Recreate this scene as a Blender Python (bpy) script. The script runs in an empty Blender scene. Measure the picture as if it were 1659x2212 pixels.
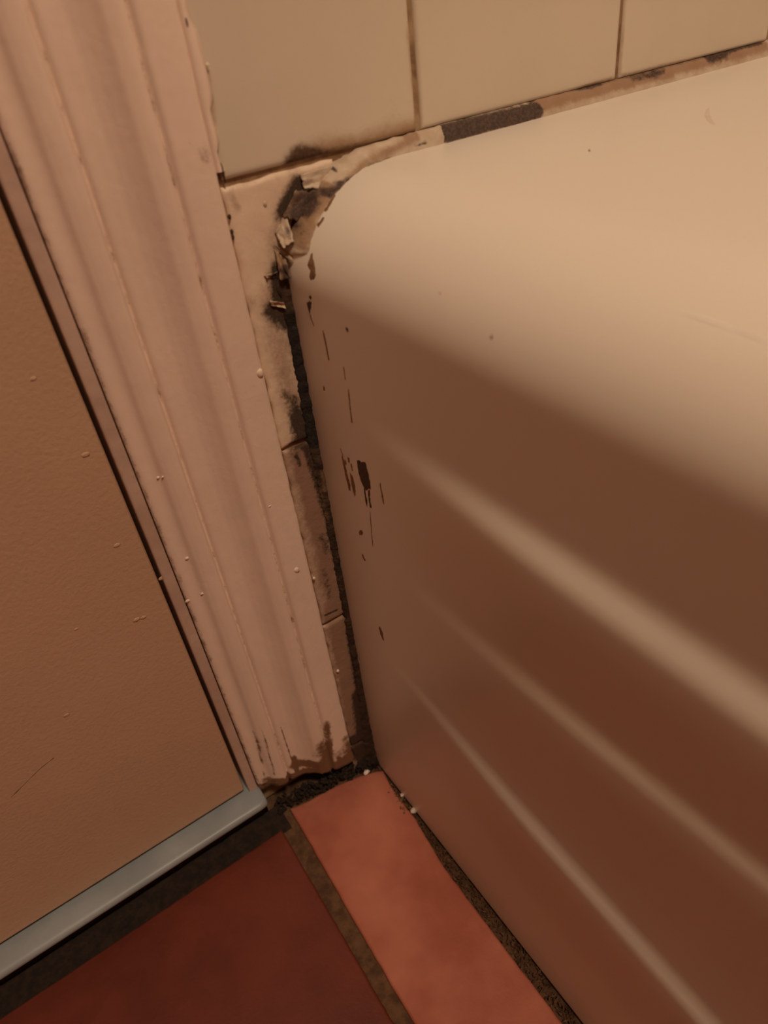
import bpy, bmesh, math, random
import numpy as np
from mathutils import Vector, Matrix, noise

scene = bpy.context.scene
C = scene.collection
random.seed(7)

# ------------------------------------------------------------------ camera
cam_data = bpy.data.cameras.new('camera')
cam = bpy.data.objects.new('camera', cam_data)
C.objects.link(cam)
RX = Vector((0.82209, -0.55891, -0.10858))      # image right
DN = Vector((-0.41518, -0.45797, -0.78606))     # image down
FW = Vector((0.38961, 0.69129, -0.60854))       # view direction
m = Matrix.Identity(4)
for r in range(3):
    m[r][0] = RX[r]; m[r][1] = -DN[r]; m[r][2] = -FW[r]
CAM = Vector((-0.10774, -0.24570, 0.40124))
m.translation = CAM
cam.matrix_world = m
cam_data.sensor_fit = 'HORIZONTAL'
cam_data.sensor_width = 36.0
cam_data.lens = 36.0 * 1539.8 / 1659.0
cam_data.clip_start = 0.01
cam_data.dof.use_dof = True
cam_data.dof.focus_distance = 0.335
cam_data.dof.aperture_fstop = 13.0
scene.camera = cam

# ------------------------------------------------------------------ world, exposure
w = bpy.data.worlds.new('world'); scene.world = w
w.use_nodes = True
w.node_tree.nodes['Background'].inputs[0].default_value = (0.02, 0.012, 0.008, 1)
w.node_tree.nodes['Background'].inputs[1].default_value = 1.0
vs = scene.view_settings
vs.view_transform = 'Standard'; vs.look = 'None'; vs.gamma = 1.0; vs.use_curve_mapping = False
vs.exposure = 0.0
LAMP_POS = (-0.03, -0.80, 1.70)
LAMP_R = 0.10
LAMP_COL = (1.0, 0.76, 0.53)
LAMP_STR = 132.0

# ------------------------------------------------------------------ helpers
def obj(name, me, mat=None, parent=None, label=None, cat=None, group=None, kind=None, loc=None, smooth=False):
    if isinstance(me, bmesh.types.BMesh):
        b = me; me = bpy.data.meshes.new(name); b.to_mesh(me); b.free()
    o = bpy.data.objects.new(name, me); C.objects.link(o)
    if mat and me is not None:
        me.materials.clear(); me.materials.append(mat)
    if parent: o.parent = parent
    if loc: o.location = loc
    if label: o['label'] = label
    if cat: o['category'] = cat
    if group: o['group'] = group
    if kind: o['kind'] = kind
    if smooth and me is not None:
        me.polygons.foreach_set('use_smooth', [True] * len(me.polygons))
    return o

def pymesh(name, verts, faces):
    me = bpy.data.meshes.new(name); me.from_pydata([tuple(v) for v in verts], [], faces); me.update(); return me

def box(bm, x0, x1, y0, y1, z0, z1, bev=0, seg=2):
    r = bmesh.ops.create_cube(bm, size=1)
    for v in r['verts']:
        v.co = Vector(((x0 + x1) / 2 + v.co.x * (x1 - x0), (y0 + y1) / 2 + v.co.y * (y1 - y0), (z0 + z1) / 2 + v.co.z * (z1 - z0)))
    if bev:
        es = list({e for v in r['verts'] for e in v.link_edges})
        bmesh.ops.bevel(bm, geom=es, offset=bev, segments=seg, affect='EDGES', profile=0.5)
    return bm

def grid_mesh(name, P, close_u=False):
    """P: array [n][m] of points -> quad sheet"""
    n = len(P); mm = len(P[0])
    verts = [p for row in P for p in row]
    faces = []
    for i in range(n - 1 + (1 if close_u else 0)):
        for j in range(mm - 1):
            i2 = (i + 1) % n
            faces.append((i * mm + j, i * mm + j + 1, i2 * mm + j + 1, i2 * mm + j))
    return pymesh(name, verts, faces)

def seg_dist(U, V, pts):
    d = np.full(U.shape, 1e9)
    if len(pts) == 1:
        return np.hypot(U - pts[0][0], V - pts[0][1])
    for (a, b) in zip(pts[:-1], pts[1:]):
        dx, dy = b[0] - a[0], b[1] - a[1]
        L = dx * dx + dy * dy + 1e-15
        t = np.clip(((U - a[0]) * dx + (V - a[1]) * dy) / L, 0, 1)
        d = np.minimum(d, np.hypot(U - a[0] - t * dx, V - a[1] - t * dy))
    return d

def field(strokes, U, V):
    """stain intensity from marks: (polyline, radius in mm, strength)"""
    f = np.zeros(U.shape)
    for pts, rmm, s in strokes:
        t = np.clip(1 - seg_dist(U, V, pts) / (rmm / 1000.0), 0, 1)
        f = np.maximum(f, s * t * t * (3 - 2 * t)) + 0.25 * np.minimum(f, s * t * t * (3 - 2 * t))
    return np.clip(f, 0, 1.2)

def set_attr(me, name, vals):
    a = me.attributes.new(name, 'FLOAT', 'POINT')
    a.data.foreach_set('value', np.asarray(vals, dtype=np.float32))

def coords(me):
    co = np.empty(len(me.vertices) * 3, dtype=np.float32)
    me.vertices.foreach_get('co', co); return co.reshape(-1, 3)

def nz(x, y, z, s):
    return noise.noise(Vector((x * s, y * s, z * s)))

# ------------------------------------------------------------------ materials
def rgba(c): return (c[0], c[1], c[2], 1.0)

def surface(name, base, base2=None, rough=0.5, var_scale=20, bump=0.0, bump_scale=300, coat=0.0, spec=0.5,
            mold=(0.020, 0.012, 0.007), stain=(0.30, 0.16, 0.07), mold_scale=420, amp=0.9, speck=None, speck_scale=500, speck_t=0.74, stain_mix=0.8):
    """plain surface with tone variation, fine relief, and two stain masks (attributes mold and stain) broken up by noise"""
    mt = bpy.data.materials.new(name); mt.use_nodes = True
    N = mt.node_tree.nodes; L = mt.node_tree.links
    p = N['Principled BSDF']
    geo = N.new('ShaderNodeNewGeometry')
    def noi(scale, detail=4, rough_=0.6):
        t = N.new('ShaderNodeTexNoise'); t.inputs['Scale'].default_value = scale
        t.inputs['Detail'].default_value = detail; t.inputs['Roughness'].default_value = rough_
        L.new(geo.outputs['Position'], t.inputs['Vector']); return t.outputs['Fac']
    def ramp(val, a, b):
        r = N.new('ShaderNodeMapRange'); r.interpolation_type = 'SMOOTHSTEP'
        r.inputs['From Min'].default_value = a; r.inputs['From Max'].default_value = b
        L.new(val, r.inputs['Value']); return r.outputs['Result']
    def mixc(f, a, b):
        x = N.new('ShaderNodeMix'); x.data_type = 'RGBA'; x.clamp_factor = True
        L.new(f, x.inputs[0])
        for s, v in ((6, a), (7, b)):
            if isinstance(v, tuple): x.inputs[s].default_value = rgba(v)
            else: L.new(v, x.inputs[s])
        return x.outputs[2]
    def math_(op, a, b):
        x = N.new('ShaderNodeMath'); x.operation = op
        for i, v in enumerate((a, b)):
            if isinstance(v, (int, float)): x.inputs[i].default_value = v
            else: L.new(v, x.inputs[i])
        return x.outputs[0]
    col = mixc(ramp(noi(var_scale), 0.3, 0.7), base, base2 if base2 else tuple(c * 0.93 for c in base))
    if speck:
        col = mixc(ramp(noi(speck_scale, 2), speck_t, speck_t + 0.05), col, speck)
    def mask(att, sc, a):
        at = N.new('ShaderNodeAttribute'); at.attribute_name = att
        n = math_('MULTIPLY', math_('SUBTRACT', noi(sc, 6, 0.7), 0.5), a)
        gate = ramp(at.outputs['Fac'], 0.0, 0.10)          # no breakup where the mark is absent
        return math_('MULTIPLY', ramp(math_('ADD', at.outputs['Fac'], n), 0.22, 0.75), gate)
    st = mask('stain', mold_scale * 0.6, amp * 0.7)
    mo = mask('mold', mold_scale, amp)
    col = mixc(math_('MULTIPLY', st, stain_mix), col, stain)
    mcol = mixc(ramp(noi(900, 2), 0.35, 0.7), mold, tuple(min(1, c * 2.3) for c in mold))
    col = mixc(math_('MULTIPLY', mo, 0.96), col, mcol)
    L.new(col, p.inputs['Base Color'])
    rr = N.new('ShaderNodeMix'); rr.data_type = 'FLOAT'
    L.new(math_('MAXIMUM', st, mo), rr.inputs[0]); rr.inputs[2].default_value = rough; rr.inputs[3].default_value = 0.85
    L.new(rr.outputs[0], p.inputs['Roughness'])
    p.inputs['Specular IOR Level'].default_value = spec
    p.inputs['Coat Weight'].default_value = coat
    p.inputs['Coat Roughness'].default_value = 0.12
    if bump:
        b = N.new('ShaderNodeBump'); b.inputs['Strength'].default_value = bump; b.inputs['Distance'].default_value = 0.001
        L.new(math_('ADD', noi(bump_scale, 5), math_('MULTIPLY', mo, 0.6)), b.inputs['Height'])
        L.new(b.outputs[0], p.inputs['Normal'])
    return mt

M_enamel = surface('enamel', (0.80, 0.76, 0.68), (0.82, 0.78, 0.70), rough=0.34, var_scale=8, bump=0.03, bump_scale=60, stain=(0.42, 0.30, 0.18), speck=(0.45, 0.30, 0.18), speck_scale=330, speck_t=0.79)
M_tile = surface('wall_tile_glaze', (0.66, 0.58, 0.46), (0.69, 0.60, 0.49), rough=0.22, var_scale=14, bump=0.05, bump_scale=45, stain=(0.33, 0.19, 0.09), mold=(0.055, 0.026, 0.014), amp=0.6)
M_strip = surface('cut_tile_glaze', (0.88, 0.73, 0.57), (0.74, 0.58, 0.44), rough=0.4, var_scale=60, bump=0.25, bump_scale=260, stain=(0.34, 0.21, 0.14), mold=(0.026, 0.015, 0.008), amp=1.15)
M_strip2 = surface('grimy_cut_tile', (0.60, 0.44, 0.34), (0.42, 0.29, 0.21), rough=0.5, var_scale=90, bump=0.4, bump_scale=300, stain=(0.25, 0.14, 0.09), mold=(0.026, 0.015, 0.008), amp=1.4)
M_grout = surface('grout', (0.42, 0.29, 0.17), (0.20, 0.11, 0.055), rough=0.9, var_scale=110, bump=0.5, bump_scale=600)
M_caulk = surface('caulk', (0.66, 0.56, 0.44), (0.52, 0.41, 0.30), rough=0.5, var_scale=120, bump=0.35, bump_scale=420, stain=(0.30, 0.17, 0.09), mold=(0.040, 0.024, 0.018), mold_scale=380)
M_black = surface('black_caulk', (0.075, 0.045, 0.024), (0.024, 0.015, 0.009), rough=0.8, var_scale=160, bump=0.7, bump_scale=700, stain=(0.33, 0.20, 0.11), mold=(0.010, 0.008, 0.006))
M_casing = surface('casing_paint', (0.86, 0.695, 0.585), (0.90, 0.725, 0.61), rough=0.45, var_scale=25, bump=0.17, bump_scale=300, stain=(0.19, 0.085, 0.034), mold=(0.05, 0.028, 0.014), amp=1.9, mold_scale=300, stain_mix=0.96)
M_door = surface('door_paint', (0.56, 0.375, 0.250), (0.59, 0.395, 0.265), rough=0.5, var_scale=12, bump=0.30, bump_scale=520, stain=(0.30, 0.19, 0.12))
M_jamb = surface('jamb_paint', (0.62, 0.46, 0.38), (0.52, 0.37, 0.30), rough=0.5, var_scale=40, bump=0.3, bump_scale=200, stain=(0.18, 0.08, 0.035))
M_thresh = surface('threshold_paint', (0.33, 0.375, 0.405), (0.25, 0.29, 0.32), rough=0.42, var_scale=25, bump=0.2, bump_scale=150, stain=(0.28, 0.15, 0.06))
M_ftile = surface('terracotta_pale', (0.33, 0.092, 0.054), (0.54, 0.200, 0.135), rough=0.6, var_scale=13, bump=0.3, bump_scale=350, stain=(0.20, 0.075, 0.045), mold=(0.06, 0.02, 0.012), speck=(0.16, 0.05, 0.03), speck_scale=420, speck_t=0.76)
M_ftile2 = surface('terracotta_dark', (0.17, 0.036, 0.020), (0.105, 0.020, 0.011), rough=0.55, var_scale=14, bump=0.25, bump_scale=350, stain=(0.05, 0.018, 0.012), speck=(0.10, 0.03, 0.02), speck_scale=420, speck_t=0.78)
M_fgrout = surface('floor_grout', (0.16, 0.085, 0.042), (0.075, 0.036, 0.018), rough=0.95, var_scale=180, bump=0.9, bump_scale=800, mold=(0.012, 0.008, 0.006))
M_chip = surface('bare_iron', (0.055, 0.028, 0.014), (0.10, 0.045, 0.020), rough=0.85, var_scale=500, bump=0.5, bump_scale=1500)
M_rust = surface('rust_smear', (0.17, 0.08, 0.035), (0.28, 0.15, 0.07), rough=0.8, var_scale=420, bump=0.4, bump_scale=1500)
M_smear = surface('yellow_smear', (0.70, 0.63, 0.52), (0.75, 0.69, 0.59), rough=0.4, var_scale=300)
M_glint = surface('painted_glint', (0.97, 0.95, 0.92), rough=0.15, var_scale=300)  # highlight on the rolled rim, put in as near-white colour
M_crumb = surface('plaster', (0.85, 0.78, 0.70), (0.70, 0.60, 0.50), rough=0.9, var_scale=300, bump=0.5, bump_scale=900)
M_grime = surface('black_grime', (0.010, 0.007, 0.005), (0.032, 0.018, 0.010), rough=0.95, var_scale=260, bump=0.9, bump_scale=700)
M_paint = surface('room_paint', (0.11, 0.038, 0.015), (0.13, 0.045, 0.02), rough=0.7, var_scale=6)
M_white = surface('white_metal', (0.7, 0.65, 0.6), rough=0.4)

# ------------------------------------------------------------------ room shell
X_R, X_L, Y_F, Z_C = 0.765, -1.15, -1.53, 2.30
bm = bmesh.new()
box(bm, -0.0150, X_R, 0.0014, 0.12, 0.0, Z_C)                 # mortar bed behind the tiles
box(bm, -0.0740, -0.0150, 0.0200, 0.12, 0.0, Z_C)             # plaster behind the casing
box(bm, -0.760, -0.0740, 0.0200, 0.12, 2.06, Z_C)             # above the door
box(bm, X_L, -0.760, 0.0200, 0.12, 0.0, Z_C)
wall_back = obj('wall_back', bm, M_grout, kind='structure', label='tiled wall behind the bathtub with brown stained grout', cat='wall')
for nm, bx in (('wall_left', (X_L - 0.1, X_L, Y_F, 0.12, 0, Z_C)), ('wall_right', (X_R, X_R + 0.1, Y_F, 0.12, 0, Z_C)),
               ('wall_front', (X_L - 0.1, X_R + 0.1, Y_F - 0.1, Y_F, 0, Z_C)), ('ceiling', (X_L - 0.1, X_R + 0.1, Y_F - 0.1, 0.12, Z_C, Z_C + 0.08))):
    obj(nm, box(bmesh.new(), *bx), M_paint, kind='structure', label='plain painted %s of the bathroom' % nm.split('_')[0], cat=nm.split('_')[0])
floor = obj('floor', box(bmesh.new(), X_L - 0.1, X_R + 0.1, Y_F - 0.1, 0.12, -0.08, -0.0035), M_fgrout, kind='structure',
            label='bathroom floor with dark grout between red terracotta tiles', cat='floor')

# ------------------------------------------------------------------ wall tiles
def tile_mesh(name, x0, x1, z0, z1, step, depth=0.007, rad=0.0016, rag=0.0, seed=0):
    """glazed tile standing on the wall plane y=0: cushion edges, sides running back into the bed"""
    nx = max(4, int(round((x1 - x0) / step))); nzz = max(4, int(round((z1 - z0) / step)))
    def axis(a, b, n):
        inner = [a + rad + (b - a - 2 * rad) * i / n for i in range(n + 1)]
        return [a, a, a + rad * 0.3] + inner + [b - rad * 0.3, b, b]
    xs, zs = axis(x0, x1, nx), axis(z0, z1, nzz)
    P = []
    for i, x in enumerate(xs):
        row = []
        for j, z in enumerate(zs):
            e = min(x - x0, x1 - x, z - z0, z1 - z)
            y = 0.0
            if e < rad: y = rad * 0.75 * (1 - math.sqrt(max(0, 1 - (1 - e / rad) ** 2)))
            if i in (0, len(xs) - 1) or j in (0, len(zs) - 1): y = depth
            xx, zz = x, z
            if rag and e < rad * 1.01:
                xx += rag * nz(x, seed, z, 160); zz += rag * nz(x, seed + 7, z, 160)
            row.append((xx, y, zz))
        P.append(row)
    return grid_mesh(name, P)

PITCH = 0.108
JX = [-0.0142, 0.0690, 0.1772, 0.2852, 0.3932, 0.5012, 0.6092, 0.7172, X_R + 0.001]
Z0T = 0.3490
tile_mold = [([(0.0172,0.3483)], 11.0, .88), ([(0.0141,0.3480),(0.0217,0.3484)], 9.0, .72), ([(0.0178,0.3488),(0.0302,0.3487),(0.0441,0.3480)], 6.0, .50), ([(0.0185,0.3474),(0.0280,0.3473)], 6, .72)]
tile_stain = [([(0.0168,0.3484),(0.0341,0.3485),(0.0524,0.3483),(0.0685,0.3490)], 11.0, .70), ([(0.0182,0.3506),(0.0309,0.3522)], 11.0, .40), ([(-0.0138,0.3476),(0.0000,0.3470),(0.0147,0.3473)], 3.2, .62),
              ([(0.0582,0.3690),(0.0589,0.3587),(0.0531,0.3537)], 10.0, .27), ([(0.0667,0.3817),(0.0672,0.3677),(0.0681,0.3510)], 2.6, .5), ([(-0.0102,0.3794),(-0.0107,0.3732),(-0.0115,0.3668)], 3.5, .45),
              ([(-0.0096,0.3913),(-0.0103,0.3807),(-0.0128,0.3576)], 3.0, .30), ([(0.0620,0.3490),(0.0685,0.3489)], 4, .8), ([(0.0008,0.3591)], 3, .3)]
t2_stain = [([(0.0687,0.3815),(0.0699,0.3673),(0.0702,0.3503)], 1.8, .40), ([(0.1559,0.3491),(0.1728,0.3496)], 3.5, .55), ([(0.1618,0.3547)], 2.0, .5), ([(0.0740,0.3491),(0.0807,0.3487)], 2.0, .5),
            ([(0.1756,0.3681),(0.1766,0.3520)], 2.2, .5), ([(0.0808,0.3493),(0.1266,0.3485),(0.1671,0.3494)], 1.6, .35)]
t3_stain = [([(0.1791,0.3676),(0.1791,0.3507)], 1.8, .45), ([(0.1800,0.3502),(0.2122,0.3497),(0.2852,0.3476)], 2.4, .5)]
plain = {}
for k in range(len(JX) - 1):
    for r in range(7):
        xa, xb_ = JX[k] + 0.0012, JX[k + 1] - 0.0012
        za = Z0T + PITCH * r + (0.0 if r == 0 else 0.0012); zb_ = Z0T + PITCH * (r + 1) - 0.0012
        if r == 0 and k < 3:
            me = tile_mesh('wall_tile', xa, xb_, za, zb_, 0.0013)
            co = coords(me)
            if k == 0: set_attr(me, 'mold', field(tile_mold, co[:, 0], co[:, 2]))
            set_attr(me, 'stain', field((tile_stain, t2_stain, t3_stain)[k], co[:, 0], co[:, 2]))
            o = obj('wall_tile', me, M_tile, wall_back, smooth=True)
        else:
            key = (round(xb_ - xa, 5), round(zb_ - za, 5))
            if key not in plain:
                plain[key] = tile_mesh('wall_tile', 0, xb_ - xa, 0, zb_ - za, 0.02)
            o = obj('wall_tile', plain[key], M_tile, wall_back, loc=(xa, 0, za), smooth=True)

# narrow cut tiles between the door casing and the tub
strip_mold = [([(0.0151,0.3422),(0.0109,0.3385),(0.0067,0.3347)], 4.6, 1.0), ([(0.0135,0.3418),(0.0054,0.3339)], 7, .55), ([(0.0007,0.3148),(-0.0002,0.3053)], 7.0, .9), ([(-0.0024,0.3130),(-0.0021,0.3059)], 6.0, .62),
              ([(-0.0050,0.3017),(0.0007,0.2958)], 6.5, .85), ([(-0.0062,0.3008),(-0.0025,0.2949)], 7.5, .6), ([(-0.0002,0.2942),(0.0001,0.2783)], 3.5, .55), ([(-0.0083,0.2670),(-0.0062,0.2640)], 4.5, .55),
              ([(-0.0048,0.2546),(-0.0035,0.2449)], 6.5, .95), ([(-0.0044,0.2611),(-0.0054,0.2411),(-0.0076,0.2416)], 8.0, .6), ([(-0.0101,0.2425),(-0.0051,0.2405)], 2.2, .8), ([(0.0016,0.2565),(0.0010,0.2382)], 5.0, .9),
              ([(-0.0035,0.2391),(-0.0012,0.2142),(0.0006,0.1942)], 4.0, .75), ([(-0.0086,0.2366),(-0.0079,0.2314)], 2.2, .75), ([(0.0006,0.2236),(-0.0013,0.2008)], 3.0, .4), ([(0.0006,0.1942),(0.0008,0.1611),(0.0006,0.1169)], 4.6, .85),
              ([(-0.0048,0.1886),(-0.0040,0.1793)], 5.5, .5), ([(-0.0072,0.1691),(-0.0074,0.1501)], 4.0, .42), ([(-0.0121,0.1398),(-0.0049,0.1391)], 1.6, .8), ([(-0.0002,0.1211),(-0.0014,0.0753),(-0.0038,0.0036)], 5.0, .95),
              ([(-0.0040,0.0690),(-0.0084,0.0080)], 7.0, .85), ([(-0.0131,0.0321),(-0.0075,0.0021)], 9.0, 1.0)]
strip_stain = [([(-0.0039,0.3064),(-0.0046,0.2760),(-0.0033,0.2401)], 16.0, .46), ([(-0.0054,0.2411),(-0.0055,0.1918),(-0.0058,0.1390)], 13.0, .62), ([(-0.0058,0.1390),(-0.0086,0.0182)], 13.0, .85), ([(0.0135,0.3418),(0.0030,0.3284),(-0.0021,0.3059)], 11.0, .55), ([(-0.0112,0.3443),(-0.0104,0.3396)], 4.0, .5), ([(-0.0147,0.3097),(-0.0102,0.3048)], 4.0, .35), ([(-0.0044,0.2956),(-0.0048,0.2546)], 9.0, .45),
               ([(-0.0114,0.2997),(-0.0067,0.2663)], 5.0, .25), ([(-0.0075,0.2420),(-0.0057,0.1773),(-0.0064,0.1108)], 8.5, .70), ([(-0.0062,0.2318),(-0.0055,0.1918)], 7.0, .6), ([(-0.0052,0.1173),(-0.0086,0.0182)], 9.0, .95), ([(-0.0108,0.3460),(0.0144,0.3459)], 2.0, .35)]
strip = [(0.2425, 0.3468), (0.1340, 0.2408), (0.0265, 0.1324), (0.0030, 0.0250)]
for i, (a, b) in enumerate(strip):
    me = tile_mesh('cut_tile', -0.0142, 0.0300 if i == 0 else 0.0060, a, b, 0.0009, rag=0.0007, seed=i * 3.1)
    co = coords(me)
    set_attr(me, 'mold', field(strip_mold, co[:, 0], co[:, 2])); set_attr(me, 'stain', field(strip_stain, co[:, 0], co[:, 2]))
    obj('cut_tile', me, M_strip if i == 0 else M_strip2, wall_back, smooth=True, label='narrow cut tile mottled with black mould')
# pinholes in the joint beside the casing
for (x, z) in [(-0.0139,0.3377),(-0.0143,0.3328),(-0.0144,0.3310),(0.0002,0.3386)]:
    bm = bmesh.new(); bmesh.ops.create_icosphere(bm, subdivisions=2, radius=0.0007)
    for v in bm.verts: v.co = Vector((x + v.co.x, -0.0002 + v.co.y * 0.4, z + v.co.z * 1.3))
    obj('pinhole', bm, M_chip if x < 0.0 else M_caulk, wall_back, smooth=True)

# ------------------------------------------------------------------ floor tiles
def slab(name, poly, top=0.0, bottom=-0.006, step=0.004, mat=None, strokes=(), rag=0.0004):
    """tile cut to an outline, with a softly rounded arris"""
    pts = []
    for a, b in zip(poly, poly[1:] + poly[:1]):
        n = max(1, int(math.hypot(b[0] - a[0], b[1] - a[1]) / step))
        for i in range(n): pts.append((a[0] + (b[0] - a[0]) * i / n, a[1] + (b[1] - a[1]) * i / n))
    cx = sum(p[0] for p in pts) / len(pts); cy = sum(p[1] for p in pts) / len(pts)
    rings = []
    for off, z in ((0, bottom), (0, top - 0.0014), (0.0005, top - 0.0004), (0.0016, top)):
        ring = []
        n = len(pts)
        for i, p in enumerate(pts):
            a, b = pts[i - 1], pts[(i + 1) % n]
            tx, ty = b[0] - a[0], b[1] - a[1]; l = math.hypot(tx, ty) + 1e-9
            nx_, ny_ = -ty / l, tx / l
            if nx_ * (cx - p[0]) + ny_ * (cy - p[1]) < 0: nx_, ny_ = -nx_, -ny_
            j = rag * (noise.noise(Vector((p[0] * 220, p[1] * 220, 3.3))) + noise.noise(Vector((p[0] * 600, p[1] * 600, 9.3))) * 0.6) if z < top - 0.0001 or off < 0.002 else 0
            ring.append((p[0] + nx_ * (off + j), p[1] + ny_ * (off + j), z))
        rings.append(ring)
    n = len(pts); verts = [v for r in rings for v in r]; faces = []
    for k in range(len(rings) - 1):
        for i in range(n):
            faces.append((k * n + i, k * n + (i + 1) % n, (k + 1) * n + (i + 1) % n, (k + 1) * n + i))
    k = (len(rings) - 1) * n
    faces.append(tuple(k + i for i in range(n)))
    me = pymesh(name, verts, faces)
    bm = bmesh.new(); bm.from_mesh(me); bmesh.ops.triangulate(bm, faces=[f for f in bm.faces if len(f.verts) > 4]); bmesh.ops.recalc_face_normals(bm, faces=bm.faces); bm.to_mesh(me); bm.free()
    co = coords(me)
    if strokes: set_attr(me, 'stain', field(strokes, co[:, 0], co[:, 1]))
    return obj(name, me, mat, floor, smooth=True)

front_edge = [(-0.0607,0.0049),(-0.0482,0.0021),(-0.0363,0.0014),(-0.0256,-0.0006),(-0.0121,-0.0038),(-0.0044,-0.0066),(-0.0007,-0.0095),(-0.0020,-0.0166),(-0.0033,-0.0305),(-0.0033,-0.0477)]
TL = 0.205
for r in range(7):
    ya = -0.0020 - TL * r; yb_ = ya - TL + 0.006
    if r == 0:
        poly = front_edge + [(-0.0072, -0.08), (-0.0078, -0.13), (-0.0080, yb_), (-0.0655, yb_), (-0.0640, -0.10), (-0.0620, -0.04)]
        slab('floor_tile', poly, 0.0, mat=M_ftile, strokes=[([(-0.0579,0.0012),(-0.0210,-0.0042),(-0.0009,-0.0109)], 4.0, .45), ([(-0.0021,-0.0229),(-0.0019,-0.0421)], 3.0, .4)])
    else:
        slab('floor_tile', [(-0.0655, ya), (-0.0080, ya), (-0.0080, yb_), (-0.0655, yb_)], 0.0, mat=M_ftile)
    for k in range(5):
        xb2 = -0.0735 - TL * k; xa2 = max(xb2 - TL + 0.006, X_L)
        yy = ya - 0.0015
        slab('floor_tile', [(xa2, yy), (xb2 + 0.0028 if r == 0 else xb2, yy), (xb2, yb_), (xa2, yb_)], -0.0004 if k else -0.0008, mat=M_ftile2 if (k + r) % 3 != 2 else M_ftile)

# ------------------------------------------------------------------ door casing, jamb, door, threshold
prof = [(-0.0145, 0.0195), (-0.0145, 0.0040), (-0.0145, 0.0008), (-0.0149, -0.0004), (-0.0157, -0.0010), (-0.0185, -0.0011), (-0.0230, -0.0009), (-0.0268, -0.0006), (-0.0280, 0.0000),
        (-0.0287, 0.0016), (-0.0292, 0.0020), (-0.0298, 0.0012), (-0.0306, 0.0006), (-0.0330, 0.0008), (-0.0360, 0.0018), (-0.0385, 0.0042), (-0.0415, 0.0064), (-0.0445, 0.0078), (-0.0485, 0.0082), (-0.0515, 0.0082), (-0.0528, 0.0086),
        (-0.0536, 0.0104), (-0.0542, 0.0100), (-0.0549, 0.0084), (-0.0565, 0.0079), (-0.0600, 0.0083), (-0.0625, 0.0094), (-0.0640, 0.0112), (-0.0652, 0.0120), (-0.0668, 0.0122), (-0.0695, 0.0123), (-0.0712, 0.0127), (-0.0718, 0.0140), (-0.0718, 0.0195)]
pp = []
for a, b in zip(prof[:-1], prof[1:]):
    n = max(1, int(math.hypot(b[0] - a[0], b[1] - a[1]) / 0.0009))
    for i in range(n): pp.append((a[0] + (b[0] - a[0]) * i / n, a[1] + (b[1] - a[1]) * i / n))
pp.append(prof[-1])
zz = [0.0014 * i for i in range(int(0.50 / 0.0014))] + [0.52, 0.6, 0.8, 1.2, 1.6, 2.06]
P = []
for (x, y) in pp:
    u = (x + 0.0718) / 0.0573
    z0 = 0.0215 - 0.0075 * u + 0.0009 * noise.noise(Vector((x * 180, 1.0, 0))) + 0.0006 * noise.noise(Vector((x * 900, 5.0, 0)))
    row = []
    for z in zz:
        zq = z0 + z * (1 - z0 / 2.06)
        yy = y + (0.00022 * noise.noise(Vector((x * 40, zq * 14, 2.0))) + 0.00010 * noise.noise(Vector((x * 200, zq * 90, 4.0)))) * (1 if y < 0.0185 else 0)
        xx = x
        if x > -0.0165: xx += 0.00035 * noise.noise(Vector((3.0, zq * 120, 1.0)))
        row.append((xx, yy, zq))
    P.append(row)
me = grid_mesh('casing_board', P)
co = coords(me); X, Z = co[:, 0], co[:, 2]
c_stain = [([(-0.0336,0.0357),(-0.0112,0.0220)], 9.0, .46), ([(-0.0470,0.0319),(-0.0127,0.0125)], 6.0, .66), ([(-0.0268,0.0548)], 5.0, .40), ([(-0.0141,0.0314),(-0.0130,0.0088)], 4.0, .7), ([(-0.0261,0.0621),(-0.0273,0.0416),(-0.0305,0.0207)], 4.0, .62), ([(-0.0317,0.0456),(-0.0317,0.0218)], 7.0, .55), ([(-0.0168,0.0390),(-0.0148,0.0105)], 7.0, .50), ([(-0.0355,0.0255),(-0.0129,0.0112)], 7.0, .62), ([(-0.0503,0.0313),(-0.0332,0.0208)], 5.0, .60),
           ([(-0.0476,0.0381),(-0.0487,0.0208)], 2.6, .8), ([(-0.0496,0.0693),(-0.0491,0.0252)], 1.1, .62), ([(-0.0595,0.0780),(-0.0615,0.0315)], 1.1, .55), ([(-0.0674,0.0287),(-0.0491,0.0192)], 5.0, .60),
           ([(-0.0640,0.0757),(-0.0642,0.0584),(-0.0665,0.0326)], 1.6, .55), ([(-0.0174,0.3599),(-0.0147,0.3549)], 6.0, .30), ([(-0.0206,0.3629),(-0.0151,0.3506)], 3.5, .26), ([(-0.0239,0.3727)], 4.0, .22), ([(-0.0243,0.2742)], 0.9, .8), ([(-0.0221,0.2685)], 0.6, .8),
           ([(-0.0116,0.0460),(-0.0116,0.0174)], 1.5, .6)]
st = field(c_stain, X, Z)
for gx, s in ((-0.0291, .42), (-0.0537, .40), (-0.0645, .22), (-0.0715, .55)):           # dirt lying in the grooves
    st = np.maximum(st, s * np.clip(1 - np.abs(X - gx) / 0.0010, 0, 1))
foot = Z - (0.0215 - 0.0075 * (X + 0.0718) / 0.0573)                                # height above the ragged foot of the board
peel = np.array([0.0045 + 0.0055 * (noise.noise(Vector((x * 140, 0, 7))) + 0.8 * noise.noise(Vector((x * 420, z * 60, 2)))) + 0.006 * max(0.0, (x + 0.040) / 0.025) for x, z in zip(X.tolist(), Z.tolist())])
st = np.maximum(st, 1.1 * np.clip(1.7 - 1.2 * foot / np.maximum(peel, 0.005), 0, 1))
set_attr(me, 'stain', np.where(foot < 0.045, st * 1.2, st))
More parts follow.
